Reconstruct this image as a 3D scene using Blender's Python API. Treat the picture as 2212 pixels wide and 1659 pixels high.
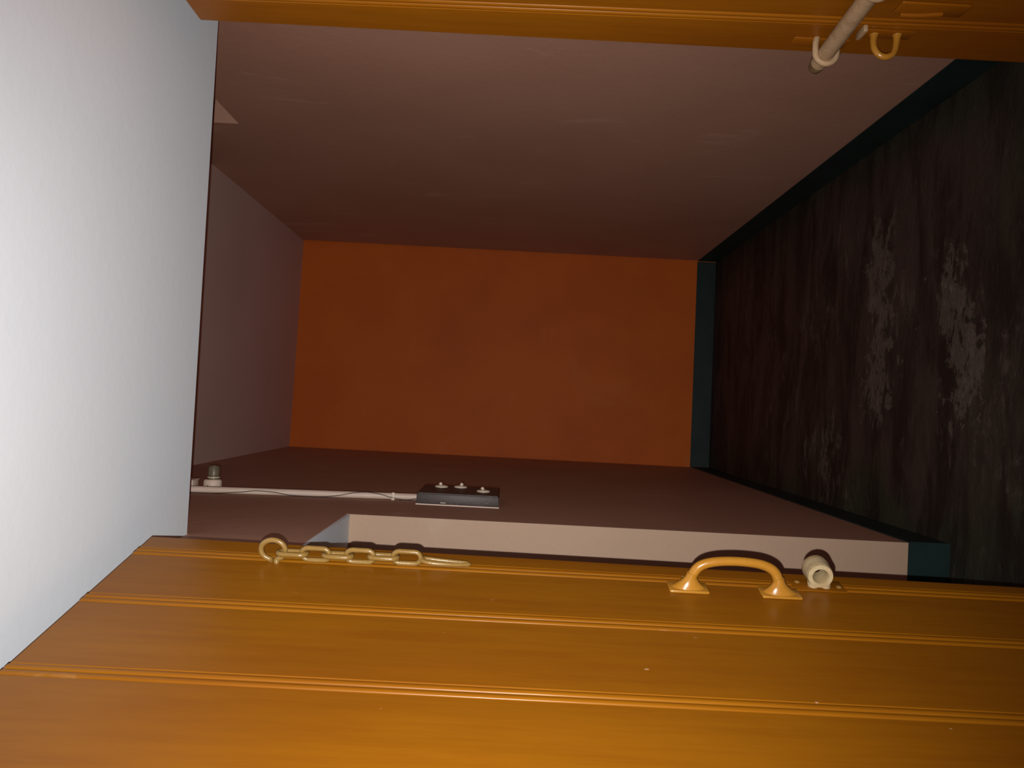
import bpy, bmesh, math, random
from mathutils import Vector, Matrix
random.seed(7)
SC = bpy.context.scene
COL = SC.collection
for o in list(bpy.data.objects):
    bpy.data.objects.remove(o)

# ------------------------------------------------------------------ camera
# the photograph lies on its side: world up points to the image's left edge
HC = 1.355
YAW, PITCH, ROLL = math.radians(1.3113), math.radians(-0.2355), math.radians(2.977)
FWD = Vector((math.sin(YAW)*math.cos(PITCH), math.cos(YAW)*math.cos(PITCH), math.sin(PITCH)))
RGT = Vector((math.cos(YAW), -math.sin(YAW), 0))
UPV = RGT.cross(FWD)
R2 = RGT*math.cos(ROLL) + UPV*math.sin(ROLL)
U2 = UPV*math.cos(ROLL) - RGT*math.sin(ROLL)
cam_d = bpy.data.cameras.new('camera')
cam_d.sensor_fit = 'HORIZONTAL'
cam_d.sensor_width = 36.0
cam_d.lens = 1700/2212*36
cam_d.clip_start = 0.01
cam = bpy.data.objects.new('camera', cam_d)
COL.objects.link(cam)
cx, cy, cz = -U2, R2, -FWD
M = Matrix((
    (cx.x, cy.x, cz.x, 0), (cx.y, cy.y, cz.y, 0), (cx.z, cy.z, cz.z, HC), (0, 0, 0, 1)))
cam.matrix_world = M
SC.camera = cam

# ------------------------------------------------------------------ world, flash, exposure
SC.view_settings.view_transform = 'Standard'
SC.view_settings.look = 'None'
SC.view_settings.gamma = 1.0
SC.view_settings.use_curve_mapping = False
SC.view_settings.exposure = 0.0
wd = bpy.data.worlds.new('world')
SC.world = wd
wd.use_nodes = True
bg = wd.node_tree.nodes['Background']
bg.inputs[0].default_value = (1.0, 0.10, 0.04, 1)      # dim red fill with no seen source, added to redden the shadows
bg.inputs[1].default_value = 0.16

fl = bpy.data.lights.new('camera_flash', 'SPOT')        # the phone's flash, 3 cm beside the lens
fl.energy = 160
fl.color = (1.0, 0.97, 0.94)
fl.shadow_soft_size = 0.0035
fl.spot_size = math.radians(109)
fl.spot_blend = 1.0
flo = bpy.data.objects.new('camera_flash', fl)
COL.objects.link(flo)
flo.location = (-0.033, -0.002, HC + 0.011)
flo.rotation_euler = Vector((0.0, 1.0, 0.075)).to_track_quat('-Z', 'Y').to_euler()

# ------------------------------------------------------------------ material helpers
def new_mat(name):
    m = bpy.data.materials.new(name)
    m.use_nodes = True
    nt = m.node_tree
    return m, nt, nt.nodes['Principled BSDF']

def N(nt, typ, **kw):
    n = nt.nodes.new(typ)
    for k, v in kw.items():
        if k.startswith('i_'):
            key = k[2:]
            n.inputs[int(key) if key.isdigit() else key].default_value = v
        else:
            setattr(n, k, v)
    return n

def pos(nt, scale=(1, 1, 1)):
    g = N(nt, 'ShaderNodeNewGeometry')
    mp = N(nt, 'ShaderNodeMapping')
    mp.inputs['Scale'].default_value = scale
    nt.links.new(g.outputs['Position'], mp.inputs['Vector'])
    return mp.outputs['Vector']

def noise(nt, vec, scale, detail=4, rough=.55, dist=0):
    n = N(nt, 'ShaderNodeTexNoise')
    n.inputs['Scale'].default_value = scale
    n.inputs['Detail'].default_value = detail
    n.inputs['Roughness'].default_value = rough
    n.inputs['Distortion'].default_value = dist
    nt.links.new(vec, n.inputs['Vector'])
    return n.outputs['Fac']

def ramp(nt, fac, a, b, va=0.0, vb=1.0):
    r = N(nt, 'ShaderNodeMapRange', clamp=True)
    r.interpolation_type = 'SMOOTHSTEP'
    r.inputs[1].default_value = a; r.inputs[2].default_value = b
    r.inputs[3].default_value = va; r.inputs[4].default_value = vb
    nt.links.new(fac, r.inputs[0])
    return r.outputs[0]

def math_n(nt, op, a, b=None):
    n = N(nt, 'ShaderNodeMath', operation=op)
    for i, v in enumerate((a, b)):
        if v is None: continue
        if isinstance(v, (int, float)): n.inputs[i].default_value = v
        else: nt.links.new(v, n.inputs[i])
    return n.outputs[0]

def mixc(nt, fac, a, b):
    n = N(nt, 'ShaderNodeMix', data_type='RGBA')
    if isinstance(fac, (int, float)): n.inputs[0].default_value = fac
    else: nt.links.new(fac, n.inputs[0])
    for idx, v in ((6, a), (7, b)):
        if isinstance(v, tuple): n.inputs[idx].default_value = (*v, 1)
        else: nt.links.new(v, n.inputs[idx])
    return n.outputs[2]

def bump(nt, h, strength, dist):
    b = N(nt, 'ShaderNodeBump')
    b.inputs['Strength'].default_value = strength
    b.inputs['Distance'].default_value = dist
    nt.links.new(h, b.inputs['Height'])
    return b.outputs['Normal']

def paint_mat(name, col, col2, rough=.55, mott=2.2, bs=.25, bscale=60, amount=(.35, .75), spec=.35, stretch=(1, 1, 1)):
    m, nt, p = new_mat(name)
    v = pos(nt, stretch)
    f = ramp(nt, noise(nt, v, mott, 5, .6), *amount)
    c = mixc(nt, f, col, col2)
    nt.links.new(c, p.inputs['Base Color'])
    p.inputs['Roughness'].default_value = rough
    p.inputs['Specular IOR Level'].default_value = spec
    nt.links.new(bump(nt, noise(nt, v, bscale, 4, .6), bs, .002), p.inputs['Normal'])
    return m

def wall_mat(name, col, col2, smudge):
    # distemper paint with soft mottling and pale rubbed smears
    m, nt, p = new_mat(name)
    v = pos(nt)
    f = ramp(nt, noise(nt, v, 1.6, 5, .6), .35, .72)
    c = mixc(nt, f, col, col2)
    sm = noise(nt, pos(nt, (1, 2.6, 1.0)), 2.3, 6, .62, .6)
    c = mixc(nt, math_n(nt, 'MULTIPLY', ramp(nt, sm, .60, .74), .45), c, smudge)
    fine = ramp(nt, noise(nt, v, 190, 2, .6), .3, .7, .0, .10)
    c = mixc(nt, fine, c, (col[0]*.55, col[1]*.5, col[2]*.5))
    nt.links.new(c, p.inputs['Base Color'])
    p.inputs['Roughness'].default_value = .62
    p.inputs['Specular IOR Level'].default_value = .3
    nt.links.new(bump(nt, noise(nt, v, 26, 6, .62), .25, .004), p.inputs['Normal'])
    return m

MAT = {}
MAT['beige'] = wall_mat('beige_wall_paint', (.475, .268, .186), (.435, .240, .164), (.62, .42, .33))
MAT['cream'] = wall_mat('cream_jamb_paint', (.47, .325, .225), (.45, .31, .215), (.52, .40, .31))
MAT['orange'] = wall_mat('orange_wall_paint', (.61, .128, .006), (.54, .104, .005), (.60, .16, .03))
MAT['white'] = paint_mat('white_ceiling_paint', (.78, .85, .915), (.75, .82, .885), .6, 1.3, .18, 40)
MAT['soffit'] = MAT['white']
MAT['ceil'] = paint_mat('pinkish_grey_ceiling_paint', (.61, .430, .390), (.56, .39, .35), .6, 1.3, .18, 40)
MAT['teal'] = paint_mat('teal_skirting_paint', (.011, .030, .028), (.008, .020, .019), .5, 5, .3, 40)
MAT['frame'] = paint_mat('brown_frame_paint', (.30, .10, .02), (.24, .08, .016), .35, 4)

def door_mat(name, c1, c2):
    # glossy ochre enamel brushed along the planks over wood
    m, nt, p = new_mat(name)
    v = pos(nt, (1, 1, .06))
    grain = noise(nt, v, 60, 6, .62)
    big = noise(nt, pos(nt, (1, 1, .45)), 3.0, 5, .6)
    c = mixc(nt, ramp(nt, big, .32, .72), c1, c2)
    c = mixc(nt, ramp(nt, grain, .35, .8, 0, .35), c, (c2[0]*.72, c2[1]*.6, c2[2]*.5))
    rub = noise(nt, pos(nt, (1, 1, .55)), 13, 6, .65, .4)
    c = mixc(nt, ramp(nt, rub, .66, .76, 0, .28), c, (.42, .27, .13))
    chip = noise(nt, pos(nt, (1, 1, .6)), 48, 2, .5)
    c = mixc(nt, ramp(nt, chip, .775, .80, 0, .6), c, (.55, .36, .20))
    nt.links.new(c, p.inputs['Base Color'])
    nt.links.new(ramp(nt, big, .3, .75, .27, .40), p.inputs['Roughness'])
    p.inputs['Specular IOR Level'].default_value = .22
    b1 = noise(nt, pos(nt, (1, 1, .10)), 42, 5, .6)
    b2 = noise(nt, pos(nt, (1, 1, .8)), 9, 3, .5)
    h = math_n(nt, 'ADD', math_n(nt, 'MULTIPLY', b1, .45), b2)
    nt.links.new(bump(nt, h, .22, .004), p.inputs['Normal'])
    return m
MAT['door'] = door_mat('ochre_door_enamel', (.240, .089, .0035), (.205, .069, .003))
MAT['door2'] = door_mat('orange_door_enamel', (.275, .095, .0035), (.235, .072, .003))
MAT['handle'] = paint_mat('ochre_metal_enamel', (.38, .175, .020), (.34, .15, .016), .25, 20, .15, 120, spec=.55)
MAT['chain'] = paint_mat('cream_brown_metal_enamel', (.25, .150, .040), (.21, .122, .028), .28, 30, .2, 160, spec=.55)
MAT['socket'] = paint_mat('chalky_cream_metal_paint', (.44, .36, .21), (.36, .26, .13), .45, 40, .35, 150)
MAT['bolt'] = paint_mat('beige_pitted_metal_paint', (.40, .28, .16), (.32, .21, .11), .5, 45, .5, 230)
MAT['rust'] = paint_mat('rusty_bare_steel', (.20, .13, .06), (.09, .055, .03), .5, 60, .4, 200)
MAT['pvc'] = paint_mat('cream_plastic_conduit', (.66, .54, .45), (.60, .47, .38), .45, 8, .1, 60)
MAT['block'] = paint_mat('cream_wood_block_paint', (.74, .60, .50), (.66, .52, .42), .5, 20, .2, 80)
MAT['wire'] = paint_mat('black_wire_rubber', (.02, .012, .01), (.03, .02, .015), .5, 20)
MAT['brass'] = paint_mat('dull_khaki_lamp_holder', (.20, .17, .105), (.13, .11, .07), .35, 30, .2, 150)
MAT['switch'] = paint_mat('cream_switch_plastic', (.72, .62, .50), (.64, .53, .42), .35, 30)
def board_mat():
    m, nt, p = new_mat('black_scuffed_board_paint')
    v = pos(nt, (1, 1, .55))
    sp = ramp(nt, noise(nt, v, 150, 5, .75), .56, .68)
    ar = ramp(nt, noise(nt, v, 22, 4, .6), .42, .60)
    c = mixc(nt, math_n(nt, 'MULTIPLY', math_n(nt, 'MULTIPLY', sp, ar), .55), (.055, .042, .038), (.42, .36, .32))
    nt.links.new(c, p.inputs['Base Color'])
    p.inputs['Roughness'].default_value = .5
    nt.links.new(bump(nt, noise(nt, v, 150, 4, .7), .4, .002), p.inputs['Normal'])
    return m
MAT['board'] = board_mat()

def floor_mat():
    m, nt, p = new_mat('worn_dark_floor_paint')
    g = N(nt, 'ShaderNodeNewGeometry')
    P = g.outputs['Position']
    sep = N(nt, 'ShaderNodeSeparateXYZ'); nt.links.new(P, sep.inputs[0])
    vs = pos(nt, (.55, 2.0, 1))
    big = noise(nt, pos(nt, (.8, 1.2, 1)), 1.9, 5, .6)
    # greenish paint left along the edges and near the door, bare brown screed inside
    side = math_n(nt, 'ABSOLUTE', math_n(nt, 'SUBTRACT', sep.outputs[0], .34))
    edge = math_n(nt, 'ADD', side, math_n(nt, 'MULTIPLY', math_n(nt, 'SUBTRACT', big, .5), .7))
    green = ramp(nt, edge, .44, .66)
    nearm = ramp(nt, math_n(nt, 'ADD', sep.outputs[1], math_n(nt, 'MULTIPLY', big, 1.4)), 2.5, 3.6, .75, 0)
    green = math_n(nt, 'MAXIMUM', green, nearm)
    c = mixc(nt, green, (.060, .041, .036), (.034, .038, .024))
    tone = noise(nt, vs, 3.2, 6, .65, .5)
    c = mixc(nt, ramp(nt, tone, .38, .62, 0, .85), c, (.015, .011, .009))
    stre = noise(nt, pos(nt, (1.5, 9, 1)), 3.5, 6, .7, .8)
    c = mixc(nt, ramp(nt, stre, .56, .76, 0, .5), c, (.10, .078, .068))
    # worn pale patches (each with its own place and shape)
    blobs = [(.52, 2.90, .20, .09), (.20, 2.88, .20, .09), (.40, 2.72, .10, .07), (.17, 2.34, .17, .075), (.42, 2.44, .14, .07), (-.13, 3.40, .12, .16),
             (-.26, 3.20, .12, .22), (.52, 4.35, .30, .5), (.10, 3.95, .26, .35), (.05, 2.15, .2, .1), (.68, 3.05, .12, .25), (.35, 3.5, .2, .25)]
    wts = [1.0, .95, .6, 1.15, .9, .75, .5, .35, .4, .4, .35, .4]
    wa = noise(nt, pos(nt, (1.0, 2.2, 1)), 7.0, 9, .72, .6)
    wb = noise(nt, pos(nt, (1.3, 1.3, 1.0)), 9.0, 9, .70, .3)
    WX = math_n(nt, 'ADD', sep.outputs[0], math_n(nt, 'MULTIPLY', math_n(nt, 'SUBTRACT', wa, .5), .55))
    WY = math_n(nt, 'ADD', sep.outputs[1], math_n(nt, 'MULTIPLY', math_n(nt, 'SUBTRACT', wb, .5), .62))
    acc = None
    for (bx, by, rx, ry), w in zip(blobs, wts):
        dx = math_n(nt, 'DIVIDE', math_n(nt, 'SUBTRACT', WX, bx), rx)
        dy = math_n(nt, 'DIVIDE', math_n(nt, 'SUBTRACT', WY, by), ry)
        r2 = math_n(nt, 'ADD', math_n(nt, 'MULTIPLY', dx, dx), math_n(nt, 'MULTIPLY', dy, dy))
        k = math_n(nt, 'MULTIPLY', ramp(nt, r2, 0, 2.6, 1, 0), w)
        acc = k if acc is None else math_n(nt, 'MAXIMUM', acc, k)
    wn = noise(nt, pos(nt, (2.2, 5.0, 1)), 2.6, 10, .70, .9)
    w2 = noise(nt, pos(nt, (1.6, 3.2, 1)), 13, 8, .72, .4)
    wn = math_n(nt, 'ADD', math_n(nt, 'MULTIPLY', wn, .68), math_n(nt, 'MULTIPLY', w2, .32))
    thr = math_n(nt, 'ADD', math_n(nt, 'MULTIPLY', acc, .20), wn)
    worn = ramp(nt, thr, .55, .82, 0, .95)
    c = mixc(nt, worn, c, (.150, .120, .100))
    # flaking rim of the old paint around the worn patches
    rim = math_n(nt, 'SUBTRACT', 1.0, ramp(nt, math_n(nt, 'ABSOLUTE', math_n(nt, 'SUBTRACT', thr, .665)), .003, .010))
    rim = math_n(nt, 'MULTIPLY', rim, ramp(nt, acc, .45, .75, 0, .55))
    c = mixc(nt, rim, c, (.26, .21, .17))
    nt.links.new(c, p.inputs['Base Color'])
    p.inputs['Roughness'].default_value = .6
    p.inputs['Specular IOR Level'].default_value = .25
    h = math_n(nt, 'ADD', math_n(nt, 'MULTIPLY', worn, -.6), math_n(nt, 'ADD', noise(nt, pos(nt, (1, 1.4, 1)), 34, 6, .7), math_n(nt, 'MULTIPLY', noise(nt, pos(nt, (1, 1, 1)), 5, 3, .6), 1.2)))
    nt.links.new(bump(nt, h, .5, .010), p.inputs['Normal'])
    return m
MAT['floor'] = floor_mat()

# ------------------------------------------------------------------ object helpers
def tag(o, label=None, cat=None, group=None, kind=None):
    if label: o['label'] = label
    if cat: o['category'] = cat
    if group: o['group'] = group
    if kind: o['kind'] = kind
    return o

def empty(name, loc):
    o = bpy.data.objects.new(name, None)
    o.empty_display_size = .05
    o.location = loc
    COL.objects.link(o)
    return o

def wloc(o):
    v = Vector((0, 0, 0))
    while o is not None:
        v += o.location
        o = o.parent
    return v

def obj(name, bm, mat, parent=None, smooth=False, angle=35, loc=None):
    """bm in world coordinates -> object whose origin sits at loc (default: the base centre of the mesh)"""
    if loc is None:
        xs = [v.co.x for v in bm.verts]; ys = [v.co.y for v in bm.verts]; zs = [v.co.z for v in bm.verts]
        loc = Vector(((min(xs)+max(xs))/2, (min(ys)+max(ys))/2, min(zs)))
    loc = Vector(loc)
    bmesh.ops.recalc_face_normals(bm, faces=bm.faces[:])
    bmesh.ops.translate(bm, verts=bm.verts[:], vec=-loc)
    me = bpy.data.meshes.new(name)
    bm.to_mesh(me); bm.free()
    me.materials.append(MAT[mat])
    if smooth:
        for p in me.polygons: p.use_smooth = True
        me.set_sharp_from_angle(angle=math.radians(angle))
    o = bpy.data.objects.new(name, me)
    COL.objects.link(o)
    if parent is not None:
        o.parent = parent
        o.location = loc - wloc(parent)
    else:
        o.location = loc
    return o

def prism(bm, foot, z0, z1):
    a = [bm.verts.new((x, y, z0)) for x, y in foot]
    b = [bm.verts.new((x, y, z1)) for x, y in foot]
    n = len(foot)
    bm.faces.new(a[::-1]); bm.faces.new(b)
    for i in range(n):
        bm.faces.new((a[i], a[(i+1) % n], b[(i+1) % n], b[i]))

def box(bm, x0, x1, y0, y1, z0, z1):
    prism(bm, [(x0, y0), (x1, y0), (x1, y1), (x0, y1)], z0, z1)

def bevel_all(bm, w, seg=2):
    bmesh.ops.bevel(bm, geom=bm.edges[:], offset=w, segments=seg, profile=.5, affect='EDGES', clamp_overlap=True)

def catmull(pts, sub=6, closed=False):
    P = [Vector(p) for p in pts]
    n = len(P); out = []
    rng = range(n) if closed else range(n-1)
    for i in rng:
        p0 = P[(i-1) % n] if closed or i > 0 else P[0]*2 - P[1]
        p1 = P[i]; p2 = P[(i+1) % n]
        p3 = P[(i+2) % n] if closed or i+2 < n else P[-1]*2 - P[-2]
        for k in range(sub):
            t = k/sub
            out.append(.5*((2*p1) + (p2-p0)*t + (2*p0-5*p1+4*p2-p3)*t*t + (3*p1-p0-3*p2+p3)*t**3))
    if not closed: out.append(P[-1])
    return out

def tube(bm, path, rad, seg=10, closed=False, cap=True):
    n = len(path)
    if isinstance(rad, (int, float)): rad = [rad]*n
    T = []
    for i in range(n):
        if closed: t = path[(i+1) % n]-path[i-1]
        else: t = path[min(i+1, n-1)]-path[max(i-1, 0)]
        T.append(t.normalized())
    ref = Vector((0, 0, 1)) if abs(T[0].z) < .9 else Vector((1, 0, 0))
    nrm = (ref - T[0]*ref.dot(T[0])).normalized()
    rings = []
    for i in range(n):
        nrm = (nrm - T[i]*nrm.dot(T[i])).normalized()
        bi = T[i].cross(nrm)
        rings.append([bm.verts.new(path[i] + (nrm*math.cos(2*math.pi*k/seg) + bi*math.sin(2*math.pi*k/seg))*rad[i]) for k in range(seg)])
    m = n if closed else n-1
    for i in range(m):
        A, Bq = rings[i], rings[(i+1) % n]
        off = 0
        if closed and i == n-1:
            off = min(range(seg), key=lambda s: sum((A[k].co-Bq[(k+s) % seg].co).length for k in range(seg)))
        for k in range(seg):
            bm.faces.new((A[k], A[(k+1) % seg], Bq[(k+1+off) % seg], Bq[(k+off) % seg]))
    if cap and not closed:
        bm.faces.new(rings[0][::-1]); bm.faces.new(rings[-1])

def lathe(bm, prof, origin, axis, seg=20):
    """prof: (r, h) pairs along axis from origin"""
    axis = Vector(axis).normalized(); origin = Vector(origin)
    ref = Vector((0, 0, 1)) if abs(axis.z) < .9 else Vector((1, 0, 0))
    a = (ref-axis*ref.dot(axis)).normalized(); b = axis.cross(a)
    rings = []
    for r, h in prof:
        if r <= 1e-6: rings.append([bm.verts.new(origin+axis*h)])
        else: rings.append([bm.verts.new(origin+axis*h+(a*math.cos(2*math.pi*k/seg)+b*math.sin(2*math.pi*k/seg))*r) for k in range(seg)])
    for A, Bq in zip(rings, rings[1:]):
        for k in range(seg):
            k2 = (k+1) % seg
            if len(A) == 1 and len(Bq) == 1: continue
            if len(A) == 1: bm.faces.new((A[0], Bq[k2], Bq[k]))
            elif len(Bq) == 1: bm.faces.new((A[k], A[k2], Bq[0]))
            else: bm.faces.new((A[k], A[k2], Bq[k2], Bq[k]))

def nb(): return bmesh.new()

# ------------------------------------------------------------------ setting
ZC = 2.785          # ceiling
YS = 1.922          # edge of the loft slab
def xl(y): return -.361 - .0026*(y-1.9)         # inner face of the left wall
def xr(y): return 1.050 - .0105*(y-2.0)         # inner face of the right wall
YJ = 2.38           # side passage's far jamb
def yb(x): return 5.232 + .042*(x+.37)          # inner face of the back wall

b = nb(); box(b, -1.5, 1.7, -.6, 5.6, -.1, 0)
tag(obj('floor', b, 'floor'), 'dark worn floor with flaked grey-brown patches', 'floor', kind='structure')
b = nb(); box(b, -1.5, 1.5, YS, 5.6, ZC, ZC+.1)
tag(obj('ceiling', b, 'ceil'), 'dim pinkish-grey ceiling of the narrow room', 'ceiling', kind='structure')

b = nb(); prism(b, [(-.62, yb(-.62)), (1.25, yb(1.25)), (1.25, 5.5), (-.62, 5.5)], 0, ZC)
tag(obj('wall_back', b, 'orange'), 'plain orange end wall of the narrow room', 'wall', kind='structure')

b = nb(); prism(b, [(xl(YJ), YJ+.012), (xl(5.22), 5.22), (-.62, 5.22), (-1.4, YJ+.2), (-1.4, YJ+.012)], 0, ZC)
wl = tag(obj('wall_left', b, 'beige'), 'beige left wall carrying the black switch board', 'wall', kind='structure')
b = nb(); prism(b, [(xl(1.70), 1.70), (xl(YJ), YJ+.012), (xl(YJ)-.23, YJ+.012), (xl(YJ)-.23, 1.70)], 1.822, 2.114)
prism(b, [(xl(YS+.004), YS+.004), (xl(YJ), YJ+.012), (xl(YJ)-.23, YJ+.012), (xl(YJ)-.23, YS+.004)], 2.114, ZC)
obj('lintel', b, 'beige', wl)
b = nb(); prism(b, [(xl(1.70)-.001, 1.702), (xl(YJ)-.001, YJ), (xl(YJ)-.229, YJ), (xl(YJ)-.229, 1.702)], 1.812, 1.822)
obj('lintel_underside', b, 'white', wl)
b = nb(); prism(b, [(xl(YJ), YJ), (xl(YJ), YJ+.012), (-1.4, YJ+.012), (-1.4, YJ)], 0, 1.822)
obj('jamb_face', b, 'cream', wl)
b = nb(); box(b, -1.5, -1.4, .66, 2.58, 0, ZC)
tag(obj('wall_passage', b, 'beige'), 'beige outer wall of the side passage behind the left door', 'wall', kind='structure')

b = nb()
def wseg(y0, y1, z0, z1, t=.18):
    prism(b, [(xr(y0), y0), (xr(y0)+t, y0), (xr(y1)+t, y1), (xr(y1), y1)], z0, z1)
ZN = 2.470
wseg(.88, 5.27, 0, ZN)
wseg(3.082, 5.27, ZN, ZC)
wseg(YS+.1, 2.25, ZN, ZC)
wr = tag(obj('wall_right', b, 'beige'), 'beige right wall with a high open recess', 'wall', kind='structure')
b = nb(); prism(b, [(xr(2.2)+.18, 2.2), (xr(2.2)+.23, 2.2), (xr(3.12)+.23, 3.12), (xr(3.12)+.18, 3.12)], ZN-.05, ZC)
obj('recess_back', b, 'beige', wr)

# loft slab above the open doors
b = nb()
box(b, -1.4, 1.06, .885, YS, 2.115, 2.225)
bevel_all(b, .003, 1)
tag(obj('loft_slab', b, 'soffit'), 'white underside of the loft slab over the open doors', 'loft slab', kind='structure')

# door wall around the camera side
b = nb()
box(b, -1.5, -.56, .68, .88, 0, ZC)
box(b, .88, 1.23, .68, .88, 0, ZC)
box(b, -.56, .88, .68, .88, 2.135, ZC)
tag(obj('wall_front', b, 'beige'), 'wall with the double doorway just outside the picture', 'wall', kind='structure')
df = empty('trim_1', (.16, .82, 0)); tag(df, 'painted wooden frame of the double doorway', 'door frame', kind='structure')
for x0, x1 in ((-.56, -.525), (.845, .88)):
    b = nb(); box(b, x0, x1, .74, .89, 0, 2.10); obj('frame_post', b, 'frame', df)
b = nb(); box(b, -.56, .88, .74, .884, 2.10, 2.135); obj('frame_head', b, 'frame', df)

# skirting bands
SK = .125
def skirt(name, foot, label):
    b = nb(); prism(b, foot, 0, SK)
    return tag(obj(name, b, 'teal'), label, 'skirting', kind='structure')
e = .004
skirt('baseboard_back', [(xl(5.23)+e, yb(-.37)-e), (xr(5.28)-e, yb(1.02)-e), (xr(5.28)-e, yb(1.02)+.002), (xl(5.23)+e, yb(-.37)+.002)], 'dark teal skirting band under the orange wall')
skirt('baseboard_right', [(xr(1.7)-e, 1.7), (xr(1.7)+.002, 1.7), (xr(5.27)+.002, 5.27), (xr(5.27)-e, 5.27)], 'dark teal skirting band along the right wall')
skirt('baseboard_left', [(xl(YJ)+e, YJ), (xl(5.22)+e, 5.22), (xl(5.22)-.002, 5.22), (xl(YJ)-.002, YJ)], 'dark teal skirting band along the left wall')
skirt('baseboard_passage', [(xl(YJ)+e, YJ-e), (xl(YJ)+e, YJ+.002), (-1.39, YJ+.002), (-1.39, YJ-e)], 'dark teal skirting band on the side passage jamb')

# ------------------------------------------------------------------ door leaves
class Leaf:
    """u: from the free edge to the hinge, w: out of the visible face, z: up"""
    def __init__(s, P, H, sign):
        s.P = Vector((*P, 0)); s.D = (Vector((*H, 0))-s.P); s.len = s.D.length; s.D.normalize()
        s.n = Vector((-s.D.y, s.D.x, 0))*sign
        s.H = Vector((*H, 0))
    def __call__(s, u, w, z): return s.P + s.D*u + s.n*w + Vector((0, 0, z))

def plank(leaf, ua, ub, z0, z1, parent, mat, beadA=True, beadB=True):
    """ua, ub: functions of z (joint lines); a bead runs along each joint"""
    TH = .036
    def profile(z):
        a, c = ua(z)+.0004, ub(z)-.0004
        pts = [(a, -TH), (c, -TH)]
        bw, bh, q = .0115, .0034, .0018
        if beadB:
            pts.append((c, -.004))
            for k in range(15):
                t = math.pi*k/14
                pts.append((c-.001-bw/2+math.cos(t)*bw/2, -.0015+math.sin(t)*bh))
            pts += [(c-.001-bw-.0012, -q), (c-.001-bw-.0035, 0)]
        else:
            for k in range(8):
                t = math.pi/2*k/7
                pts.append((c-.005+math.cos(t)*.005, -.005+math.sin(t)*.005))
        if beadA:
            pts += [(a+.001+bw+.0035, 0), (a+.001+bw+.0012, -q)]
            for k in range(15):
                t = math.pi*k/14
                pts.append((a+.001+bw/2+math.cos(t)*bw/2, -.0015+math.sin(t)*bh))
            pts.append((a, -.004))
        else:
            for k in range(8):
                t = math.pi/2*k/7
                pts.append((a+.004-math.sin(t)*.004, -.004+math.cos(t)*.004))
        return pts
    b = nb()
    zs = [z0, z1-.004, z1]
    rings = []
    for i, z in enumerate(zs):
        ring = [b.verts.new(leaf(u, w-(.004 if (i == 2 and w > -.01) else 0), z)) for u, w in profile(z)]
        rings.append(ring)
    n = len(rings[0])
    for A, Bq in zip(rings, rings[1:]):
        for k in range(n):
            b.faces.new((A[k], A[(k+1) % n], Bq[(k+1) % n], Bq[k]))
    b.faces.new(rings[0][::-1]); b.faces.new(rings[-1])
    return obj('plank', b, mat, parent, smooth=True, angle=19)

def pad(leaf, u0, u1, z0, z1, t, parent, name, mat, w0=0, bev=.002):
    b = nb()
    c = [leaf(u, w, z) for w in (w0, w0+t) for u, z in ((u0, z0), (u1, z0), (u1, z1), (u0, z1))]
    v = [b.verts.new(p) for p in c]
    for f in ((0, 1, 2, 3), (4, 5, 6, 7), (0, 1, 5, 4), (1, 2, 6, 5), (2, 3, 7, 6), (3, 0, 4, 7)):
        b.faces.new([v[i] for i in f])
    bmesh.ops.recalc_face_normals(b, faces=b.faces[:])
    bevel_all(b, bev, 2)
    return obj(name, b, mat, parent, smooth=True, angle=50)

# ---- left leaf
LL = Leaf((-.307, 1.597), (-.478, .897), 1)
d1 = empty('door_1', LL(LL.len, -.018, 0))
tag(d1, 'ochre planked door leaf with chain and pull handle', 'door', kind='structure')
ZT = 2.06
e0 = lambda z: .0172*(ZT-z)
g1 = lambda z: .0690+.0062*(ZT-z)
g2 = lambda z: .2560
g3 = lambda z: .4700
g4 = lambda z: LL.len
plank(LL, e0, g1, .012, ZT, d1, 'door', False, True)
plank(LL, g1, g2, .012, ZT, d1, 'door')
plank(LL, g2, g3, .012, ZT, d1, 'door')
plank(LL, g3, g4, .012, ZT, d1, 'door', True, False)

# chain: staple ring, alternating links, long end hook
b = nb()
U0, Z0 = .088, 1.786
# legs of the staple going into the wood
ringp = [LL(U0+.003, -.004, Z0-.007), LL(U0+.003, .003, Z0-.007)] + [LL(U0, .0245+.0200*math.cos(a), Z0+.0230*math.sin(a)) for a in [math.radians(-163+326*k/16) for k in range(17)]] + [LL(U0-.003, .003, Z0+.006), LL(U0-.003, -.004, Z0+.006)]
tube(b, catmull(ringp, 3), .0052, 10)
ch = obj('door_chain', b, 'chain', d1, smooth=True, angle=60)
ch['label'] = 'cream-brown painted chain hanging from a staple'
def link_path(zc, L, Wd, flat, u, w, tilt=0):
    """oblong loop: flat=True lies along the door face, else stands out of it"""
    r = Wd/2; s = (L/2-r)
    pts = []
    for k in range(9):
        t = math.pi*k/8
        pts.append((r*math.cos(t), s+r*math.sin(t)))
    for k in range(9):
        t = math.pi+math.pi*k/8
        pts.append((r*math.cos(t), -s+r*math.sin(t)))
    out = []
    for a, zz in pts:
        ct, st = math.cos(tilt), math.sin(tilt)
        if flat: out.append(LL(u+a*ct, w+a*st, zc+zz))
        else: out.append(LL(u-a*st, w+a*ct, zc+zz))
    return out
wr_ = .0050
seq = [(1.7500, True, .0860, .0190), (1.7063, False, .0840, .0180), (1.6640, True, .0830, .0175), (1.6217, False, .0815, .0175), (1.5775, True, .0790, .0175), (1.5331, False, .0760, .0170)]
for zc, flat, u, w in seq:
    b = nb()
    tube(b, link_path(zc, .0535,   .0225 if flat else .0240, flat, u, w, .12 if flat else .0), wr_, 9, closed=True)
    obj('chain_link', b, 'chain', ch, smooth=True, angle=80)
b = nb()
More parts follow.
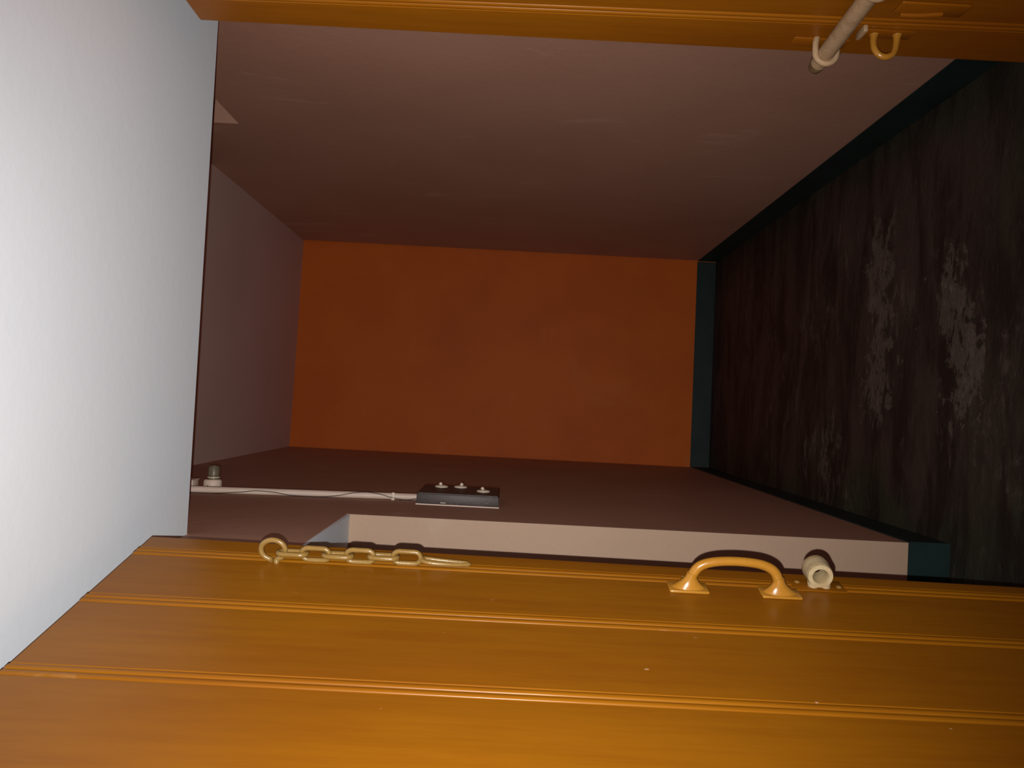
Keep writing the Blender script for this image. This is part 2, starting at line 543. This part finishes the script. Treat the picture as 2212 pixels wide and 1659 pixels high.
hp = [LL(u, w, z) for u, w, z in ((.080, .0165, 1.502), (.085, .0150, 1.500), (.087, .0130, 1.480), (.083, .0105, 1.450), (.075, .0075, 1.424), (.069, .0060, 1.414), (.065, .0065, 1.420), (.068, .0100, 1.450), (.070, .0130, 1.480), (.073, .0160, 1.500))]
tube(b, catmull(hp, 4, True), .0042, 9, closed=True)
obj('chain_hook', b, 'chain', ch, smooth=True, angle=80)

# pull handle
b = nb()
hp = [(.113, .000, .998), (.113, .010, .9965), (.113, .030, .9925), (.113, .047, .981), (.113, .056, .960), (.113, .060, .930), (.113, .060, .895), (.1135, .056, .864), (.115, .046, .843), (.1165, .028, .8325), (.117, .010, .829), (.117, .000, .8275)]
path = catmull([LL(*p) for p in hp], 5)
m = len(path)
rad = []
for i in range(m):
    t = i/(m-1)
    ed = min(t, 1-t)
    rad.append(.0095 + .0030*math.exp(-(ed/.060)**2) + .0008*math.cos(t*math.pi*2))
tube(b, path, rad, 14)
for (uc, zc, zt) in ((.1135, .999, .9935), (.1175, .827, .8325)):
    rings = []
    for k in range(8):
        t = k/7
        w = .004 + .030*t
        g = (1-t)**2.2
        ru, rz = .0098+.0070*g, .0098+.0250*g
        zz = zc*(1-t)+zt*t
        rings.append([b.verts.new(LL(uc+ru*math.cos(2*math.pi*q/18), w, zz+rz*math.sin(2*math.pi*q/18))) for q in range(18)])
    for A, Bq in zip(rings, rings[1:]):
        for q in range(18):
            b.faces.new((A[q], A[(q+1) % 18], Bq[(q+1) % 18], Bq[q]))
    b.faces.new(rings[0][::-1]); b.faces.new(rings[-1])
hd = obj('door_handle', b, 'handle', d1, smooth=True, angle=70)
hd['label'] = 'glossy ochre bow pull handle'
pad(LL, .094, .133, .962, 1.036, .0055, hd, 'handle_foot', 'handle')
pad(LL, .098, .137, .790, .864, .0055, hd, 'handle_foot', 'handle')

# bolt socket: thick short barrel with two stubs into the door
b = nb()
a0 = LL(.046, .0285, .7385); ax = LL(.0915, .0285, .7435)-a0
ln = ax.length
lathe(b, [(.0135, 0), (.0235, .001), (.0262, .006), (.0255, ln*.4), (.0240, ln*.7), (.0246, ln-.006), (.0228, ln), (.0150, ln+.0005), (.0132, ln-.004), (.0130, .004), (.0135, 0)], a0, ax, 28)
sk = obj('bolt_socket', b, 'socket', d1, smooth=True, angle=50)
sk['label'] = 'chalky cream barrel that receives the bolt'
for zz in (.728, .752):
    b = nb()
    tube(b, catmull([LL(.078, .012, zz), LL(.079, .004, zz-.001), LL(.080, -.004, zz-.002)], 3), [.0100]*3+[.0095]*3+[.0105], 10)
    obj('socket_stub', b, 'socket', sk, smooth=True, angle=60)
pad(LL, .052, .098, .690, .790, .0022, sk, 'mounting_plate', 'door', bev=.0009)
for uu, zz in ((.064, .776), (.078, .700)):
    b = nb(); lathe(b, [(0, .0035), (.003, .003), (.0052, .0012), (.0055, 0)], LL(uu, .0020, zz), LL.n, 12)
    obj('rivet', b, 'chain', sk, smooth=True)

# hinges out of sight on the frame
for zz in (.35, 1.72):
    b = nb(); tube(b, [LL(LL.len+.004, -.018, zz), LL(LL.len+.004, -.018, zz+.10)], .007, 10)
    obj('hinge', b, 'frame', d1, smooth=True)

# ---- right leaf
RL = Leaf((.768, 1.640), (.795, .890), -1)
d2 = empty('door_2', RL(RL.len, -.018, 0))
tag(d2, 'orange-brown planked door leaf with sliding bolt and hasp loop', 'door', kind='structure')
ZT2 = 2.045
r0 = lambda z: -.003+.004*(ZT2-z)
r1 = lambda z: .0985+.0245*(ZT2-z)
r2 = lambda z: .300
r3 = lambda z: .520
r4 = lambda z: RL.len
plank(RL, r0, r1, .012, ZT2, d2, 'door2', False, True)
plank(RL, r1, r2, .012, ZT2, d2, 'door2')
plank(RL, r2, r3, .012, ZT2, d2, 'door2')
plank(RL, r3, r4, .012, ZT2, d2, 'door2', True, False)
# sliding bolt
b = nb()
rp = [RL(u, .031, z) for u, z in ((.022, .7455), (.06, .747), (.12, .7495), (.19, .7525), (.26, .7555), (.33, .7585), (.40, .7605))]
tube(b, catmull(rp, 3), .0168, 16)
sb = obj('sliding_bolt', b, 'bolt', d2, smooth=True, angle=50)
sb['label'] = 'thick beige painted bolt rod'
b = nb()
lathe(b, [(0, -.001), (.0160, 0), (.0162, .010), (.0140, .024), (.0085, .031), (0, .032)], RL(.0225, .031, .7455), RL(-.05, .031, .7435)-RL(.01, .031, .7455), 16)
tp = obj('bolt_tip', b, 'rust', sb, smooth=True, angle=50); tp['label'] = 'bare rusty end of the bolt'
def staple(uc, zc, name):
    b = nb()
    pts = [RL(uc, -.004, zc+.019), RL(uc, .012, zc+.0215)] + [RL(uc, .031+.0215*math.sin(a), zc+.0215*math.cos(a)) for a in [math.pi*k/8 for k in range(9)]] + [RL(uc, .012, zc-.0215), RL(uc, -.004, zc-.019)]
    tube(b, catmull(pts, 2), .0062, 10)
    return obj(name, b, 'bolt', sb, smooth=True, angle=60)
staple(.062, .7475, 'bolt_staple')
staple(.300, .7570, 'bolt_staple')
pad(RL, .030, .064, .700, .812, .003, sb, 'staple_plate', 'door2', bev=.0014)
pad(RL, .283, .317, .700, .812, .003, sb, 'staple_plate', 'door2', bev=.0014)
# hasp loop sticking out
b = nb()
lp = [(.090, -.004, .663), (.090, .004, .664), (.092, .018, .6655), (.095, .034, .664), (.097, .046, .656), (.098, .0505, .644), (.098, .046, .6315), (.096, .034, .624), (.094, .018, .6205), (.093, .004, .619), (.093, -.004, .6185)]
path = catmull([RL(*p) for p in lp], 4)
m = len(path)
tube(b, path, [.0062+.0050*math.exp(-(min(i, m-1-i)/4.5)**2) for i in range(m)], 12)
hl = obj('hasp_loop', b, 'handle', d2, smooth=True, angle=70); hl['label'] = 'ochre painted U-shaped hasp loop'
pad(RL, .076, .108, .590, .690, .0022, hl, 'loop_plate', 'door2', bev=.001)
# flap plate and small tab of the bolt
fp = pad(RL, .172, .214, .540, .668, .006, d2, 'hasp_plate', 'door2', bev=.004); fp['label'] = 'painted-over flat hasp plate'
b = nb(); tube(b, catmull([RL(.176, .007, .655), RL(.180, .0085, .62), RL(.186, .007, .58)], 4), .0045, 8)
obj('plate_rib', b, 'door2', fp, smooth=True)
tb = pad(RL, .086, .124, .690, .6985, .014, d2, 'bolt_tab', 'bolt', bev=.002)
for zz in (.35, 1.72):
    b = nb(); tube(b, [RL(RL.len+.004, -.018, zz), RL(RL.len+.004, -.018, zz+.10)], .007, 10)
    obj('hinge', b, 'frame', d2, smooth=True)

# ------------------------------------------------------------------ electrical fittings on the left wall
XW = xl(2.8)
# black wooden switch board
sw = empty('switch_board', (XW+.02, 2.805, 1.364))
tag(sw, 'black wooden switch board with three cream switches on the left wall', 'switch board')
b = nb(); box(b, XW+.0035, XW+.038, 2.68, 2.93, 1.368, 1.648)
bevel_all(b, .003, 2); obj('box_body', b, 'board', sw, smooth=True, angle=40)
b = nb(); box(b, XW-.001, XW+.0036, 2.6785, 2.9315, 1.3665, 1.6495); obj('back_plate', b, 'block', sw)
b = nb(); box(b, XW+.0365, XW+.0415, 2.683, 2.927, 1.372, 1.644); bevel_all(b, .0015, 1); obj('cover', b, 'board', sw)
def switch(y, z, on):
    b = nb(); lathe(b, [(.0240, -.001), (.0240, .003), (.0220, .005), (.012, .0075), (0, .0080)], (XW+.0412, y, z), (1, 0, 0), 20)
    o = obj('switch', b, 'switch', sw, smooth=True, angle=35)
    b = nb()
    tube(b, [Vector((XW+.049, y, z)), Vector((XW+.052, y, z+.003*on)), Vector((XW+.057, y, z+.006*on))], [.0060, .0055, .0060], 10)
    obj('toggle', b, 'switch', o, smooth=True, angle=50)
switch(2.875, 1.580, 1); switch(2.890, 1.511, -1); switch(2.790, 1.425, 1)
b = nb(); box(b, XW+.0085, XW+.0105, 2.6785, 2.6805, 1.548, 1.566); obj('nick', b, 'switch', sw)

# vertical conduit
b = nb()
def py_(z): return 2.780 - .130*(z-1.65)
pth = catmull([(XW+.0125, py_(z), z) for z in (1.650, 1.72, 2.0, 2.28, 2.42)], 5)
tube(b, pth, [.0115]*(len(pth)), 14)
cd = obj('conduit_pipe', b, 'pvc', smooth=True, angle=50)
tag(cd, 'cream conduit pipe running up from the switch board', 'conduit')
b = nb(); lathe(b, [(.0112, 0), (.0100, .006), (.006, .0105), (0, .012)], (XW+.0125, py_(2.42), 2.419), (0, 0, 1), 14); obj('rounded_end', b, 'pvc', cd, smooth=True)
b = nb(); box(b, XW-.001, XW+.0265, 2.755, 2.782, 1.732, 1.744); bevel_all(b, .003, 2); obj('pipe_clip', b, 'switch', cd, smooth=True)
# junction box above the pipe end
jb = empty('junction_box', (XW+.016, 2.775, 2.436)); tag(jb, 'small cream junction box at the top of the conduit', 'junction box')
b = nb(); box(b, XW-.001, XW+.032, 2.752, 2.808, 2.436, 2.495); bevel_all(b, .0025, 2); obj('box_body', b, 'block', jb, smooth=True)
b = nb(); box(b, XW+.0315, XW+.0355, 2.750, 2.810, 2.434, 2.497); bevel_all(b, .0015, 1); obj('lid', b, 'block', jb, smooth=True)
# lamp holder without bulb on a round block
lh = empty('lamp_holder', (XW, 2.80, 2.385)); tag(lh, 'empty khaki lamp holder on a cream block by the pipe', 'lamp holder')
b = nb(); lathe(b, [(0, -.001), (.030, -.001), (.031, .003), (.031, .030), (.027, .0355), (0, .036)], (XW, 2.800, 2.384), (1, 0, 0), 24); obj('mounting_block', b, 'block', lh, smooth=True, angle=40)
b = nb(); lathe(b, [(.019, .035), (.019, .042), (.0155, .044), (.0155, .048), (.0195, .050), (.0195, .078), (.0165, .082), (.0150, .082), (.0150, .060), (0, .059)], (XW, 2.800, 2.382), (1, 0, 0), 24); obj('socket_shell', b, 'brass', lh, smooth=True, angle=40)
b = nb(); lathe(b, [(.0185, .0415), (.0215, .042), (.0215, .045), (.0185, .0455)], (XW, 2.800, 2.382), (1, 0, 0), 24); obj('holder_ring', b, 'switch', lh, smooth=True, angle=40)
b = nb(); lathe(b, [(0, .001), (.003, .0005), (.0036, -.001)], (XW+.014, 2.7688, 2.390), (0, -1, 0), 12); obj('screw', b, 'brass', lh, smooth=True)
# loose black wire in front of the pipe
b = nb()
wp = []
for z, c in ((2.47, -.0105), (2.41, -.0105), (2.33, -.0095), (2.25, -.003), (2.20, .003), (2.14, .001), (2.09, -.007), (2.03, -.0095), (1.97, -.0085), (1.92, -.002), (1.87, .0085), (1.83, .0115), (1.79, .008), (1.755, .000), (1.715, -.0085), (1.685, -.0095), (1.656, -.004)):
    wp.append((XW+.0125+c, py_(z) - math.sqrt(.0138**2-c*c), z))
tube(b, catmull([Vector(p) for p in wp], 5), .0013, 6)
tag(obj('loose_wire', b, 'wire', smooth=True), 'thin loose black wire winding along the conduit pipe', 'wire')
# second pipe stub leaving the junction box upwards
b = nb(); tube(b, [Vector((XW+.013, 2.782, 2.4975)), Vector((XW+.013, 2.782, 2.783))], .0105, 12)
tag(obj('conduit_pipe', b, 'pvc', smooth=True), 'upper conduit pipe between junction box and ceiling', 'conduit')
